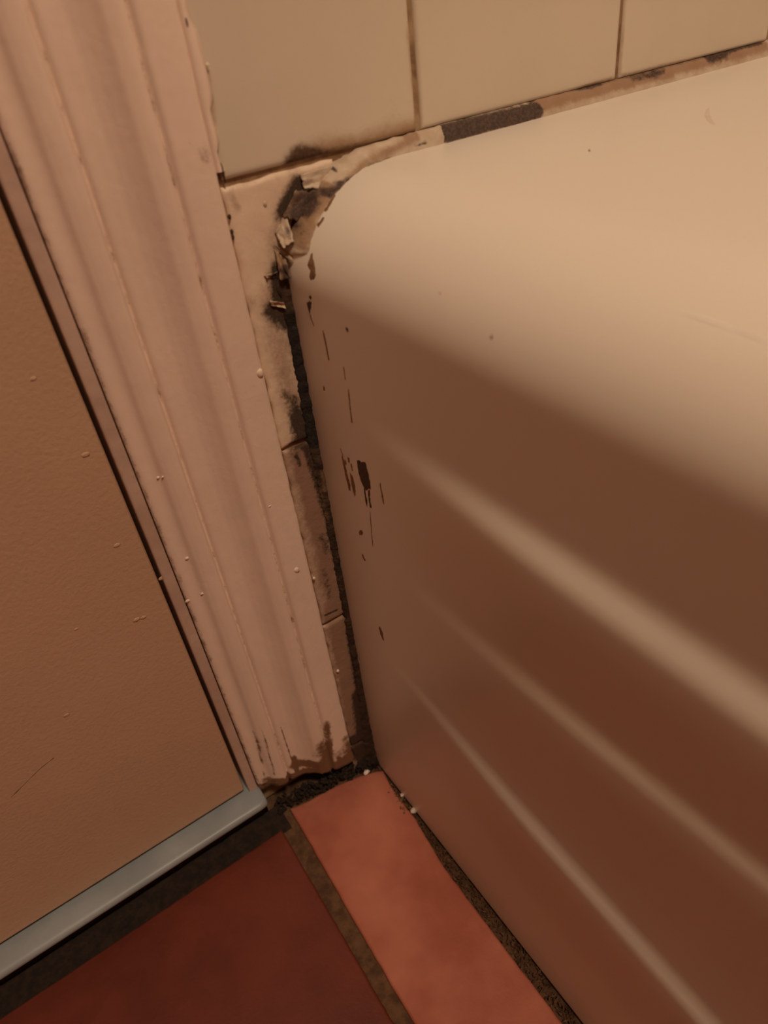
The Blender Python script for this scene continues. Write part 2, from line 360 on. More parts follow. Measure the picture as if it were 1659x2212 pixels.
set_attr(me, 'mold', np.maximum(field([([(-0.0342,0.0153),(-0.0153,0.0070)], 2.0, .7), ([(-0.0683,0.0247),(-0.0616,0.0203)], 2.5, .8)], X, Z), 0.9 * np.clip(1 - foot / 0.0022, 0, 1)))
trim_1 = obj('trim_1', None, kind='structure', label='moulded door casing with pinkish white paint peeling at its foot', cat='door casing', loc=(0, 0, 0))
obj('casing_board', me, M_casing, trim_1, smooth=True)
def blob(name, pos, r, mat, parent, seed, stretch=(1, 0.55, 1), sub=2, rough=0.25, **kw):
    bm = bmesh.new(); bmesh.ops.create_icosphere(bm, subdivisions=sub, radius=1)
    for v in bm.verts:
        k = 1 + rough * noise.noise(v.co * 1.7 + Vector((seed, seed * 2, 0))) + rough * 0.5 * noise.noise(v.co * 4 + Vector((seed, 0, seed)))
        v.co = Vector((pos[0] + v.co.x * r * k * stretch[0], pos[1] + v.co.y * r * k * stretch[1], pos[2] + v.co.z * r * k * stretch[2]))
    return obj(name, bm, mat, parent, smooth=True, **kw)
for i, ((x, z), r, y) in enumerate(zip([(-0.0163,0.2795),(-0.0214,0.1780),(-0.0137,0.1678),(-0.0123,0.0972),(-0.0264,0.3259),(-0.0100,0.3818)], (0.0016, 0.0017, 0.0009, 0.0010, 0.0006, 0.0006), (-0.0009, -0.0008, -0.0010, -0.0010, 0.0, -0.001))):
    blob('paint_drip', (x, y, z), r, M_casing, trim_1, i * 3.7, (0.9, 0.55, 1.15))
for i, ((x, z), r) in enumerate(zip([(-0.0648,0.2026),(-0.0712,0.1794),(-0.0645,0.2463),(-0.0630,0.2467),(-0.0640,0.1806),(-0.0261,0.2186)], (0.0009, 0.0010, 0.0007, 0.0006, 0.0008, 0.0006))):
    y_here = float(np.interp(-x, [-p[0] for p in prof[4:]], [p[1] for p in prof[4:]]))
    blob('paint_drip', (x, y_here, z), r, M_casing, trim_1, i * 2.3 + 1, (1.3, 0.5, 0.8))
# painted-over filler line along the tile edge
P = []
for i in range(90):
    z = 0.352 + 0.003 * i
    wd = 0.0016 + 0.0007 * noise.noise(Vector((z * 60, 0, 0))) + (0.0016 if 0.372 < z < 0.392 else 0)
    if 0.352 < z < 0.359: wd *= 0.2
    P.append([(-0.0149, 0.0030, z), (-0.0149, -0.0004, z), (-0.0142, -0.0013, z), (-0.0135 + wd * 0.5, -0.0011, z), (-0.0135 + wd, -0.0004, z), (-0.0135 + wd, 0.0012, z)])
obj('filler_line', grid_mesh('filler_line', P), M_casing, trim_1, smooth=True)
for (xz, rs) in (([(-0.0140,0.3930)][0], (0.7, 0.5, 2.6)), ([(-0.0132,0.3514)][0], (0.45, 0.5, 3.2))):
    blob('open_crack', (xz[0] + 0.0004, -0.0008, xz[1]), 0.0010, M_chip, trim_1, 5.5, rs, rough=0.1)

bm = bmesh.new()
box(bm, -0.0776, -0.0722, 0.0138, 0.12, 0.0225, 2.03, 0.0010)
box(bm, -0.7600, -0.7225, 0.0140, 0.12, 0.0180, 2.03, 0.0012)
box(bm, -0.7600, -0.0722, 0.0140, 0.12, 2.031, 2.06, 0.0012)
me = bpy.data.meshes.new('trim_2'); bm.to_mesh(me); bm.free()
trim_2 = obj('trim_2', me, M_jamb, kind='structure', label='narrow painted door jamb edge beside the dark door gap', cat='door jamb')

door_1 = obj('door_1', None, kind='structure', label='plain pinkish tan painted door with paint lumps on its face', cat='door', loc=(-0.0794, 0.0148, 0.0265))
dm = bmesh.new(); box(dm, -0.640, 0.0, 0.0, 0.038, 0.0, 2.005, 0.0016, 3)
obj('door_panel', dm, M_door, door_1, smooth=False)
for i, ((x, z), r) in enumerate(zip([(-0.0775,0.1963),(-0.0893,0.2221),(-0.0864,0.2659),(-0.1383,0.1489),(-0.0945,0.1811),(-0.0914,0.1805),(-0.0922,0.3001),(-0.1180,0.1913)], (0.0012, 0.0010, 0.0012, 0.0009, 0.0012, 0.0010, 0.0008, 0.0007))):
    blob('paint_lump', (x + 0.0794, 0.0, z - 0.0265), r, M_door, door_1, i * 1.9, (1.5, 0.28, 0.9))
sx = [(-0.1752,0.1192),(-0.1649,0.1241),(-0.1585,0.1269),(-0.1506,0.1290)]
P = [[(x + 0.0794 + 0.0002 * k, -0.00015 if k == 0 else -0.0001, z - 0.0265 + 0.0006 * k * (0.4 + 0.6 * noise.noise(Vector((x * 300, 0, 0))))) for k in (-1, 0, 1)] for (x, z) in [tuple(a + (b - a) * t / 6 for a, b in zip(p, q)) for p, q in zip(sx[:-1], sx[1:]) for t in range(6)]]
obj('scratch', grid_mesh('scratch', P), surface('scratch_mark', (0.22, 0.14, 0.09), rough=0.7), door_1)

# threshold: rounded nose over a set-back riser
tp = [(0.100, 0.0235), (0.040, 0.0235), (0.012, 0.0233)]
for k in range(9):
    a = math.pi * k / 8
    tp.append((0.0050 - 0.0032 * math.sin(a), 0.0202 + 0.0030 * math.cos(a)))
tp += [(0.0105, 0.0170), (0.0110, -0.003), (0.100, -0.003)]
xs = [-0.7215, -0.5, -0.3] + [-0.28 + 0.004 * i for i in range(52)] + [-0.0735, -0.0722, -0.0715]
P = []
for i, x in enumerate(xs):
    e = max(0.0, (x + 0.0755) / 0.004)
    P.append([(x - 0.0, y + (0.0022 * e * e if y < 0.03 else 0), z - (0.0012 * e * e if z > 0.01 else 0)) for (y, z) in tp])
P.append([(xs[-1], 0.05, 0.01) for _ in tp])
me = grid_mesh('threshold', P)
co = coords(me)
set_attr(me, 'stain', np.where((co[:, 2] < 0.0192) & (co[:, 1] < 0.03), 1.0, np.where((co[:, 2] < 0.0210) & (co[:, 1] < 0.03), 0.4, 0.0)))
set_attr(me, 'mold', np.where((co[:, 1] > 0.006) & (co[:, 2] < 0.0178), 1.0, 0.0))  # riser and underside of the nose set near-black
obj('trim_3', me, M_thresh, kind='structure', label='blue grey rounded threshold under the door', cat='threshold', smooth=True)

# ------------------------------------------------------------------ bathtub
RA, RB, ZR = 0.042, 0.033, 0.310
def sm(t): t = max(0.0, min(1.0, t)); return t * t * (3 - 2 * t)
RIDGES = ((0.2605, 0.000, 0.0120, 0.0040, 0.035, 0.150), (0.1880, -0.110, 0.0100, 0.0034, 0.050, 0.170), (0.1285, 0.050, 0.0085, 0.0032, 0.030, 0.150))
def ridge(y, z):
    h = 0.0
    for zc, sl, up, amp, y0, y1 in RIDGES:
        f = sm((-y - y0) / (y1 - y0))
        d = z - (zc + sl * max(y, -0.4))
        s = sm(1 - d / up) if d > 0 else sm(1 + (d + 0.004) / 0.055)   # short upper facet, long run-out below the crest
        h = max(h, amp * f * s)
    return h
def tub_point(y, k):
    """k: 0..1 up the apron, 1..2 round the roll"""
    if k <= 1:
        z = ZR * k; return Vector((-0.0005 + 0.0035 * k - ridge(y, z), y, z))
    a = (k - 1) * math.pi / 2
    return Vector((0.003 + RA * (1 - math.cos(a)), y, ZR + RB * math.sin(a)))
def tub_normal(p):
    if p.x >= 0.0445: return Vector((0, 0, 1))
    if p.z <= ZR: return Vector((-1, 0, 0.01)).normalized()
    return Vector((-(0.003 + RA - p.x) / RA ** 2, 0, (p.z - ZR) / RB ** 2)).normalized()
Y_E = -0.0006
ys = [Y_E] + [-0.003 * i for i in range(1, 120)] + [-0.40, -0.5, -0.7, -1.0, -1.3, -1.525]
ks = [i / 110 for i in range(110)] + [1 + i / 26 for i in range(27)]
P = [[tub_point(y, k) for k in ks] for y in ys]
bathtub = obj('bathtub', None, label='white enamel bathtub with rolled rim, ridged apron and small rusty chips', cat='bathtub', loc=(0, 0, 0))
me = grid_mesh('apron', P)
ap = obj('apron', me, M_enamel, bathtub, smooth=True, label='ridged front apron rolling into the rim')
# deck with rounded basin
cx, cy, hw, hl = 0.405, -0.765, 0.300, 0.615
x0, x1, y0, y1 = 0.045, X_R - 0.001, -1.525, Y_E
angs = sorted([2 * math.pi * i / 120 for i in range(120)] + [math.atan2(yy - cy, xx - cx) % (2 * math.pi) for xx in (x0, x1) for yy in (y0, y1)])
rings = [[] for _ in range(14)]
for a in angs:
    ca, sa = math.cos(a), math.sin(a)
    tx = ((x1 - cx) / ca if ca > 0 else (x0 - cx) / ca) if abs(ca) > 1e-9 else 1e9
    ty = ((y1 - cy) / sa if sa > 0 else (y0 - cy) / sa) if abs(sa) > 1e-9 else 1e9
    ro = min(tx, ty)
    ri = (abs(ca / hw) ** 3.2 + abs(sa / hl) ** 3.2) ** (-1 / 3.2)
    for q in range(5):
        t = q / 4; r = ro + (ri + 0.012 - ro) * t
        rings[q].append((cx + r * ca, cy + r * sa, ZR + RB))
    for q in range(1, 5):
        b = q * math.pi / 8
        r = ri + 0.012 * (1 - math.sin(b))
        rings[4 + q].append((cx + r * ca, cy + r * sa, ZR + RB - 0.012 * (1 - math.cos(b))))
    for q, (fr, z) in enumerate(((0.97, 0.26), (0.92, 0.15), (0.86, 0.085), (0.76, 0.056), (0.4, 0.05))):
        rings[9 + q].append((cx + ri * fr * ca, cy + ri * fr * sa, z))
n = len(angs); verts = [v for r in rings for v in r]; faces = []
for k in range(len(rings) - 1):
    for i in range(n): faces.append((k * n + i, k * n + (i + 1) % n, (k + 1) * n + (i + 1) % n, (k + 1) * n + i))
verts.append((cx, cy, 0.049))
for i in range(n): faces.append(((len(rings) - 1) * n + i, (len(rings) - 1) * n + (i + 1) % n, len(verts) - 1))
# finer deck where stains lie: separate strip of the rim along the wall
me = pymesh('rim_and_basin', verts, faces)
obj('rim_and_basin', me, M_enamel, bathtub, smooth=True)
# chips and scrapes where the enamel is gone, plus painted highlights on the rim
def chip(name, pts, mat, ext=0.00014, jag=0.0004):
    """small scab following the enamel: outline points on the tub surface, filled and slightly proud"""
    def snap(p, e):
        if p.x >= 0.0445 or p.z >= ZR + RB - 0.0002: return Vector((p.x, p.y, ZR + RB + e))
        if p.z > ZR: x = 0.003 + RA * (1 - math.sqrt(max(0.0, 1 - ((p.z - ZR) / RB) ** 2)))
        else: x = -0.0005 + 0.0035 * p.z / ZR - ridge(p.y, p.z)
        q = Vector((x, p.y, p.z)); return q + tub_normal(q) * e
    P0 = []
    raw = [Vector(p) for p in pts]
    for a, b in zip(raw, raw[1:] + raw[:1]):
        m_ = max(1, int((b - a).length / 0.0009))
        for i in range(m_):
            p = a + (b - a) * i / m_
            P0.append(p + Vector((0, noise.noise(p * 900), 1.5 * noise.noise(p * 900 + Vector((9, 2, 4))))) * min(0.0005, jag))
    c = sum(P0, Vector()) / len(P0)
    vs = [snap(p, 0.00003) for p in P0]
    inner = [snap(c + (p - c) * 0.7, ext) for p in P0]
    n = len(vs); V = vs + inner + [snap(c, ext)]
    F = [(i, (i + 1) % n, n + (i + 1) % n, n + i) for i in range(n)] + [(n + i, n + (i + 1) % n, 2 * n) for i in range(n)]
    return obj(name, pymesh(name, V, F), mat, bathtub)
CHIPS = [
 ('enamel_chip', 0, [(0.0023,-0.0344,0.2462),(0.0023,-0.0365,0.2475),(0.0023,-0.0373,0.2468),(0.0024,-0.0393,0.2481),(0.0023,-0.0414,0.2486),(0.0023,-0.0419,0.2464),(0.0023,-0.0427,0.2435),(0.0022,-0.0430,0.2386),(0.0022,-0.0425,0.2361),(0.0022,-0.0407,0.2355),(0.0022,-0.0389,0.2336),(0.0022,-0.0373,0.2342),(0.0022,-0.0362,0.2356),(0.0022,-0.0352,0.2369),(0.0023,-0.0342,0.2407)]),
 ('enamel_chip', 0, [(0.0022,-0.0368,0.2334),(0.0022,-0.0381,0.2346),(0.0022,-0.0380,0.2313),(0.0021,-0.0385,0.2283),(0.0021,-0.0373,0.2243),(0.0021,-0.0368,0.2269)]),
 ('enamel_chip', 0, [(0.0022,-0.0401,0.2343),(0.0022,-0.0417,0.2356),(0.0022,-0.0416,0.2337),(0.0021,-0.0403,0.2316),(0.0021,-0.0414,0.2308),(0.0021,-0.0402,0.2283),(0.0021,-0.0415,0.2264),(0.0021,-0.0401,0.2263),(0.0021,-0.0396,0.2284),(0.0021,-0.0397,0.2308)]),
 ('enamel_chip', 1, [(0.0022,-0.0218,0.2423),(0.0023,-0.0228,0.2424),(0.0022,-0.0238,0.2387),(0.0022,-0.0244,0.2339),(0.0021,-0.0255,0.2293),(0.0021,-0.0249,0.2258),(0.0021,-0.0234,0.2257),(0.0021,-0.0225,0.2311),(0.0022,-0.0220,0.2365)]),
 ('enamel_chip', 1, [(0.0023,-0.0268,0.2438),(0.0023,-0.0284,0.2442),(0.0023,-0.0281,0.2417),(0.0023,-0.0270,0.2417)]),
 ('enamel_chip', 1, [(0.0022,-0.0268,0.2365),(0.0022,-0.0288,0.2357),(0.0022,-0.0295,0.2323),(0.0021,-0.0296,0.2286),(0.0020,-0.0280,0.2244),(0.0021,-0.0270,0.2267),(0.0021,-0.0264,0.2302)]),
 ('rust_spot', 1, [(0.0018,-0.0263,0.2041),(0.0019,-0.0280,0.2065),(0.0019,-0.0300,0.2074),(0.0019,-0.0306,0.2065),(0.0019,-0.0289,0.2041),(0.0018,-0.0269,0.2032)]),
 ('rust_spot', 1, [(0.0017,-0.0262,0.1914),(0.0017,-0.0275,0.1919),(0.0017,-0.0279,0.1905),(0.0017,-0.0293,0.1897),(0.0017,-0.0278,0.1882),(0.0017,-0.0265,0.1893)]),
 ('enamel_chip', 0, [(0.0030,-0.0136,0.3055),(0.0030,-0.0157,0.3066),(0.0030,-0.0178,0.3068),(0.0030,-0.0169,0.3051),(0.0030,-0.0155,0.3032),(0.0030,-0.0142,0.3012),(0.0030,-0.0137,0.3029),(0.0030,-0.0134,0.3042)]),
 ('scrape', 1, [(0.0030,-0.0142,0.3012),(0.0029,-0.0150,0.3011),(0.0029,-0.0156,0.2991),(0.0029,-0.0167,0.2971),(0.0029,-0.0159,0.2974),(0.0029,-0.0146,0.2992)]),
 ('enamel_chip', 0, [(0.0030,-0.0165,0.3089),(0.0030,-0.0177,0.3095),(0.0030,-0.0182,0.3088),(0.0030,-0.0170,0.3076),(0.0030,-0.0160,0.3077)]),
 ('rust_streak', 1, [(0.0065,-0.0167,0.3231),(0.0067,-0.0178,0.3234),(0.0060,-0.0188,0.3222),(0.0053,-0.0202,0.3208),(0.0047,-0.0214,0.3192),(0.0040,-0.0223,0.3171),(0.0037,-0.0210,0.3157),(0.0035,-0.0188,0.3151),(0.0037,-0.0177,0.3157),(0.0041,-0.0192,0.3173),(0.0044,-0.0173,0.3184),(0.0048,-0.0160,0.3193),(0.0056,-0.0166,0.3212)]),
 ('rust_spot', 0, [(0.0030,-0.0404,0.3037),(0.0030,-0.0415,0.3042),(0.0029,-0.0420,0.3035),(0.0029,-0.0421,0.3027),(0.0029,-0.0411,0.3023),(0.0029,-0.0406,0.3028)]),
 ('scrape', 1, [(0.0029,-0.0228,0.2976),(0.0029,-0.0234,0.2978),(0.0028,-0.0240,0.2939),(0.0028,-0.0245,0.2894),(0.0028,-0.0245,0.2861),(0.0028,-0.0236,0.2858),(0.0028,-0.0234,0.2906),(0.0029,-0.0228,0.2944)]),
 ('scrape', 1, [(0.0027,-0.0346,0.2866),(0.0028,-0.0349,0.2867),(0.0027,-0.0350,0.2819),(0.0027,-0.0346,0.2817)]),
 ('scrape', 1, [(0.0027,-0.0357,0.2784),(0.0027,-0.0361,0.2785),(0.0026,-0.0355,0.2665),(0.0025,-0.0354,0.2634),(0.0025,-0.0346,0.2633),(0.0026,-0.0351,0.2703)]),
 ('rust_spot', 1, [(0.0026,-0.0157,0.2720),(0.0026,-0.0169,0.2721),(0.0026,-0.0163,0.2704),(0.0026,-0.0151,0.2699)]),
 ('scrape', 1, [(0.0012,-0.0317,0.1482),(0.0012,-0.0332,0.1500),(0.0012,-0.0352,0.1475),(0.0012,-0.0353,0.1417),(0.0011,-0.0341,0.1413),(0.0012,-0.0325,0.1440)]),
 ('scrape', 1, [(0.0023,-0.0505,0.2439),(0.0023,-0.0513,0.2443),(0.0022,-0.0522,0.2364),(0.0022,-0.0519,0.2340),(0.0021,-0.0512,0.2345)]),
 ('scrape', 1, [(0.0021,-0.0392,0.2231),(0.0021,-0.0395,0.2234),(0.0018,-0.0377,0.2034),(0.0018,-0.0374,0.2032)]),
 ('rust_spot', 1, [(0.0059,-0.1128,0.3220),(0.0059,-0.1134,0.3219),(0.0056,-0.1136,0.3213),(0.0057,-0.1130,0.3212)]),
 ('rust_spot', 1, [(0.0084,-0.0882,0.3262),(0.0085,-0.0888,0.3262),(0.0083,-0.0888,0.3259),(0.0082,-0.0882,0.3259)]),
 ('smear', 2, [(0.1624,-0.0563,0.3430),(0.1672,-0.0543,0.3430),(0.1573,-0.0618,0.3430),(0.1495,-0.0684,0.3430),(0.1423,-0.0753,0.3430),(0.1431,-0.0728,0.3430),(0.1476,-0.0678,0.3430),(0.1540,-0.0621,0.3430)]),
 ('rim_glint', 3, [(0.0198,-0.1573,0.3363),(0.0199,-0.1629,0.3364),(0.0197,-0.1683,0.3363),(0.0198,-0.1698,0.3363),(0.0195,-0.1699,0.3361),(0.0195,-0.1682,0.3361),(0.0195,-0.1632,0.3361),(0.0195,-0.1582,0.3361)]),  # painted highlight streak along the roll, in two pieces
 ('rim_glint', 3, [(0.0196,-0.1705,0.3362),(0.0197,-0.1740,0.3363),(0.0196,-0.1771,0.3361),(0.0192,-0.1775,0.3359),(0.0191,-0.1741,0.3360),(0.0192,-0.1708,0.3360)]),
 ('rust_spot', 1, [(0.0953,-0.0604,0.3430),(0.0951,-0.0613,0.3430),(0.0930,-0.0630,0.3430),(0.0933,-0.0621,0.3430)]),
 ('enamel_chip', 1, [(0.0023,-0.0285,0.2419),(0.0023,-0.0297,0.2421),(0.0022,-0.0299,0.2386),(0.0022,-0.0288,0.2385)]),
 ('enamel_chip', 1, [(0.0022,-0.0237,0.2415),(0.0023,-0.0248,0.2415),(0.0022,-0.0250,0.2393),(0.0023,-0.0238,0.2392)]),
 ('rust_spot', 0, [(0.0021,-0.0396,0.2270),(0.0021,-0.0409,0.2282),(0.0021,-0.0412,0.2265),(0.0021,-0.0400,0.2255)]),
 ('scrape', 1, [(0.0023,-0.0215,0.2458),(0.0023,-0.0219,0.2460),(0.0023,-0.0232,0.2426),(0.0023,-0.0228,0.2424)]),
 ('rust_streak', 1, [(0.0123,-0.0130,0.3306),(0.0132,-0.0137,0.3315),(0.0146,-0.0140,0.3327),(0.0145,-0.0152,0.3326),(0.0129,-0.0155,0.3312),(0.0118,-0.0148,0.3301)]),
 ('rust_streak', 1, [(0.0166,-0.0121,0.3343),(0.0181,-0.0119,0.3353),(0.0209,-0.0108,0.3370),(0.0228,-0.0099,0.3380),(0.0222,-0.0114,0.3377),(0.0194,-0.0133,0.3361),(0.0171,-0.0139,0.3346),(0.0160,-0.0135,0.3339)]),
]
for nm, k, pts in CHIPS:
    chip(nm, pts, (M_chip, M_rust, M_smear, M_glint)[k], jag=0.0004 if k < 2 else 0.0001)

# ------------------------------------------------------------------ caulk along the tub
path = []                                              # (x, z, nx, nz) tub edge against the wall, from the right end round the roll and down
for i in range(240):
    x = X_R - 0.002 - (X_R - 0.002 - 0.045) * (i / 239) ** 0.8
    path.append((x, ZR + RB, 0.0, 1.0))
for i in range(1, 70):
    p = tub_point(0, 2 - i / 70); nn = tub_normal(p); path.append((p.x, p.z, nn.x, nn.z))
for i in range(330):
    z = ZR * (1 - i / 329) ; path.append((-0.0005 + 0.0035 * z / ZR, max(z, 0.0005), -1.0, 0.0))
arc = [0.0]
for a, b in zip(path[:-1], path[1:]): arc.append(arc[-1] + math.hypot(a[0] - b[0], a[1] - b[1]))

def bead(name, i0, i1, w1f, w2f, mat, strokes_m, strokes_s, label, bulge=0.0006, rag=0.0006, seed=0, cat='caulk', taper=True):
    P = []
    nu = 9
    for i in range(i0, i1):
        x, z, nx_, nz_ = path[i]; s = arc[i]
        tp_ = 1.0
        if taper: tp_ = min(1.0, (s - arc[i0]) / 0.002 + 0.55, (arc[i1 - 1] - s) / 0.003 + 0.35)
        w1 = max(0.0006, (w1f(s, x, z) + rag * (noise.noise(Vector((s * 260, seed, 0))) + 0.6 * noise.noise(Vector((s * 900, seed, 2)))))) * tp_
        w2 = max(0.0006, (w2f(s, x, z) + rag * (noise.noise(Vector((s * 230, seed + 9, 0))) + 0.6 * noise.noise(Vector((s * 800, seed, 5)))))) * tp_
        row = []
        for j in range(nu):
            t = j / (nu - 1)
            off = w1 * (1 - t) ** 1.25 - 0.0004 * (t > 0.99) - 0.0003 * 0
            yy = -w2 * t ** 1.25 - 0.0003
            hump = bulge * math.sin(math.pi * t) * (1 + 0.8 * noise.noise(Vector((s * 400, t * 4, seed)))) - (0.0002 if j in (0, nu - 1) else 0)
            off += hump * 0.7 + 0.0002; yy -= hump * 0.7
            if j == 0: yy = 0.0012
            row.append((x + nx_ * off, yy, z + nz_ * off))
        P.append(row)
    me = grid_mesh(name, P)
    co = coords(me)
    set_attr(me, 'mold', field(strokes_m, co[:, 0], co[:, 2])); set_attr(me, 'stain', field(strokes_s, co[:, 0], co[:, 2]))
    return obj(name, me, mat, smooth=True, label=label, cat=cat)

def ip(s, table): return float(np.interp(s, [a for a, _ in table], [b for _, b in table]))
s_at = lambda x: arc[min(range(240), key=lambda i: abs(path[i][0] - x))]
i_split1 = min(range(240), key=lambda i: abs(path[i][0] - 0.074))
i_roll_end = 240 + 66
# run along the rim, with the long blackened piece
mold_rim = [([(0.0771,0.3464),(0.0897,0.3464),(0.1088,0.3461),(0.1264,0.3460)], 5.0, 1.15), ([(0.0748,0.3455),(0.1277,0.3454)], 4.5, 1.0), ([(0.1532,0.3497),(0.1666,0.3496)], 2.6, .8), ([(0.1858,0.3477),(0.2057,0.3477)], 2.6, .62), ([(0.1996,0.3473)], 3.5, .7),
            ([(0.2380,0.3490),(0.2499,0.3492)], 5.5, .95), ([(0.2083,0.3503),(0.2376,0.3503)], 2.4, .75), ([(0.2516,0.3493),(0.2799,0.3496)], 2.6, .75), ([(0.1766,0.3503),(0.1929,0.3501)], 2.0, .6), ([(0.1472,0.3498),(0.1782,0.3495),(0.2798,0.3500)], 2.2, .52), ([(0.0726,0.3459),(0.0760,0.3463)], 2.0, .6)]
stain_rim = [([(0.1289,0.3478),(0.1754,0.3482),(0.2802,0.3488)], 4.0, .85), ([(0.1289,0.3466),(0.1756,0.3470),(0.2812,0.3462)], 6.0, .55), ([(0.1556,0.3476),(0.2092,0.3462)], 4.0, .6), ([(0.2055,0.3486),(0.2807,0.3476)], 4.0, .6)]
bead('caulk_bead', 0, i_split1, lambda s, x, z: 0.0062, lambda s, x, z: 0.0036, M_caulk, mold_rim, stain_rim,
     'brown stained caulk bead with a long blackened stretch along the bathtub rim', rag=0.0005, seed=1)
# torn corner piece round the roll
mold_cor = [([(0.0166,0.3368),(0.0098,0.3321),(0.0060,0.3274)], 2.0, .95), ([(0.0207,0.3382),(0.0270,0.3404),(0.0371,0.3414)], 2.0, .8), ([(0.0282,0.3442)], 1.6, .95), ([(0.0414,0.3430),(0.0539,0.3429)], 1.5, .62), ([(0.0648,0.3449),(0.0703,0.3448)], 1.3, .7), ([(0.0108,0.3366),(0.0209,0.3390)], 2.6, .7)]
stain_cor = [([(0.0661,0.3469),(0.0436,0.3442),(0.0269,0.3400),(0.0120,0.3332),(0.0055,0.3251)], 4.0, .62), ([(0.0117,0.3316),(0.0067,0.3264)], 5, .5), ([(0.0608,0.3479),(0.0663,0.3484)], 3, .6), ([(0.0230,0.3401),(0.0144,0.3357)], 3.0, .8)]
bead('caulk_bead', i_split1 - 3, i_roll_end - 10, lambda s, x, z: ip(x, ((0.002, 0.0010), (0.012, 0.0016), (0.03, 0.0045), (0.05, 0.0055), (0.08, 0.006))),
     lambda s, x, z: ip(x, ((0.003, 0.0080), (0.0046, 0.0135), (0.0068, 0.0155), (0.013, 0.0135), (0.020, 0.0118), (0.026, 0.0100), (0.037, 0.0062), (0.055, 0.0022), (0.08, 0.003))), M_caulk, mold_cor, stain_cor,
     'torn pale caulk bead curling round the rolled corner of the bathtub', bulge=0.0008, rag=0.0007, seed=4)
# vertical joint, black with mould
mold_v = [([(0.0019,0.2943),(0.0012,0.2707),(0.0001,0.2424)], 9.0, 1.0)]
stain_v = [([(-0.0035,0.2381),(-0.0017,0.2081),(-0.0008,0.1967)], 4.0, .45), ([(0.0014,0.2247),(0.0010,0.2147)], 3.0, .5)]
bead('caulk_bead', i_roll_end - 4, len(path), lambda s, x, z: ip(z, ((0.0, 0.0065), (0.03, 0.0060), (0.06, 0.0036), (0.12, 0.0030), (0.20, 0.0030), (0.245, 0.0046), (0.27, 0.0042), (0.295, 0.0040), (0.31, 0.0050))),
     lambda s, x, z: ip(z, ((0.0, 0.0030), (0.05, 0.0016), (0.24, 0.0014), (0.30, 0.0014), (0.31, 0.0012))), M_black, mold_v, stain_v,
     'blackened crumbling caulk bead running down between cut tiles and bathtub apron', bulge=0.0004, rag=0.0012, seed=8)
# loose scraps of torn caulk
def scrap(label, corners, curl, mat, strokes=(), sst=(), n=14, th=0.0005, seed=0, jt=0.0007):
    a, b, c_, d = [Vector(p) for p in corners]
    top, bot = [], []
    nrm = (b - a).cross(d - a).normalized()
    if nrm.y > 0: nrm = -nrm
    for i in range(n):
        u = i / (n - 1); rt, rb = [], []
        for j in range(n):
            v = j / (n - 1)
            p = (a * (1 - u) + b * u) * (1 - v) + (d * (1 - u) + c_ * u) * v
            e = min(u, 1 - u, v, 1 - v)
            q = nrm * (curl * (v * v) + 0.0006 * noise.noise(Vector((u * 3 + seed, v * 3, seed))) + 0.0008 * math.sin(v * 4 + u * 2 + seed) * 0.6)
            jit = Vector((noise.noise(Vector((u * 5, v * 5, seed))), 0, noise.noise(Vector((u * 5 + 9, v * 5, seed))))) * jt
            p = p + q + jit
            rt.append(p); rb.append(p - nrm * th)
        top.append(rt); bot.append(rb)
    V = [p for r in top for p in r] + [p for r in bot for p in r]
    F = []; nn = n * n
    for i in range(n - 1):
        for j in range(n - 1):
            F.append((i * n + j, (i + 1) * n + j, (i + 1) * n + j + 1, i * n + j + 1))
            F.append((nn + i * n + j, nn + i * n + j + 1, nn + (i + 1) * n + j + 1, nn + (i + 1) * n + j))
    ring = [i * n for i in range(n)] + [(n - 1) * n + j for j in range(1, n)] + [i * n + n - 1 for i in range(n - 2, -1, -1)] + [j for j in range(n - 2, 0, -1)]
    for p, q in zip(ring, ring[1:] + ring[:1]): F.append((q, p, nn + p, nn + q))
    me = pymesh('caulk_scrap', V, F)
    bm = bmesh.new(); bm.from_mesh(me); bmesh.ops.recalc_face_normals(bm, faces=bm.faces); bm.to_mesh(me); bm.free()
    co = coords(me)
    set_attr(me, 'mold', field(strokes, co[:, 0], co[:, 2])); set_attr(me, 'stain', field(sst, co[:, 0], co[:, 2]))
    return obj('caulk_scrap', me, mat, smooth=True, label=label, cat='caulk scrap')
def k3(pts, ys_): return [(p[0], y, p[1]) for p, y in zip(pts, ys_)]
scrap('pale torn tongue of caulk hanging below the tile joint at the tub corner', k3([(0.0154,0.3451),(0.0328,0.3454),(0.0238,0.3391),(0.0158,0.3404)], (-0.0006, -0.0010, -0.0034, -0.0012)), 0.0010, M_caulk, [([(0.0183,0.3399)], 1.0, .9)], [([(0.0234,0.3423),(0.0296,0.3441)], 3, .5)], seed=1)
scrap('grey mouldy caulk flap lying in the gap beside the torn caulk tongue', k3([(0.0128,0.3405),(0.0191,0.3381),(0.0096,0.3309),(0.0059,0.3330)], (-0.0006, -0.0030, -0.0030, -0.0006)), 0.0006, M_caulk, [([(0.0152,0.3395),(0.0080,0.3325)], 7.5, .62), ([(0.0171,0.3375),(0.0098,0.3321)], 2.5, .9)], [([(0.0150,0.3387),(0.0080,0.3325)], 9, .9)], seed=2)
scrap('curled white scrap of caulk bent up at the tub corner', k3([(0.0015,0.3285),(0.0069,0.3341),(0.0068,0.3247),(0.0026,0.3232)], (-0.0006, -0.0010, -0.0042, -0.0030)), 0.0028, M_caulk, [([(0.0058,0.3291),(0.0046,0.3269)], 1.8, .6)], [([(0.0045,0.3318),(0.0026,0.3283)], 2.6, .5)], seed=3)
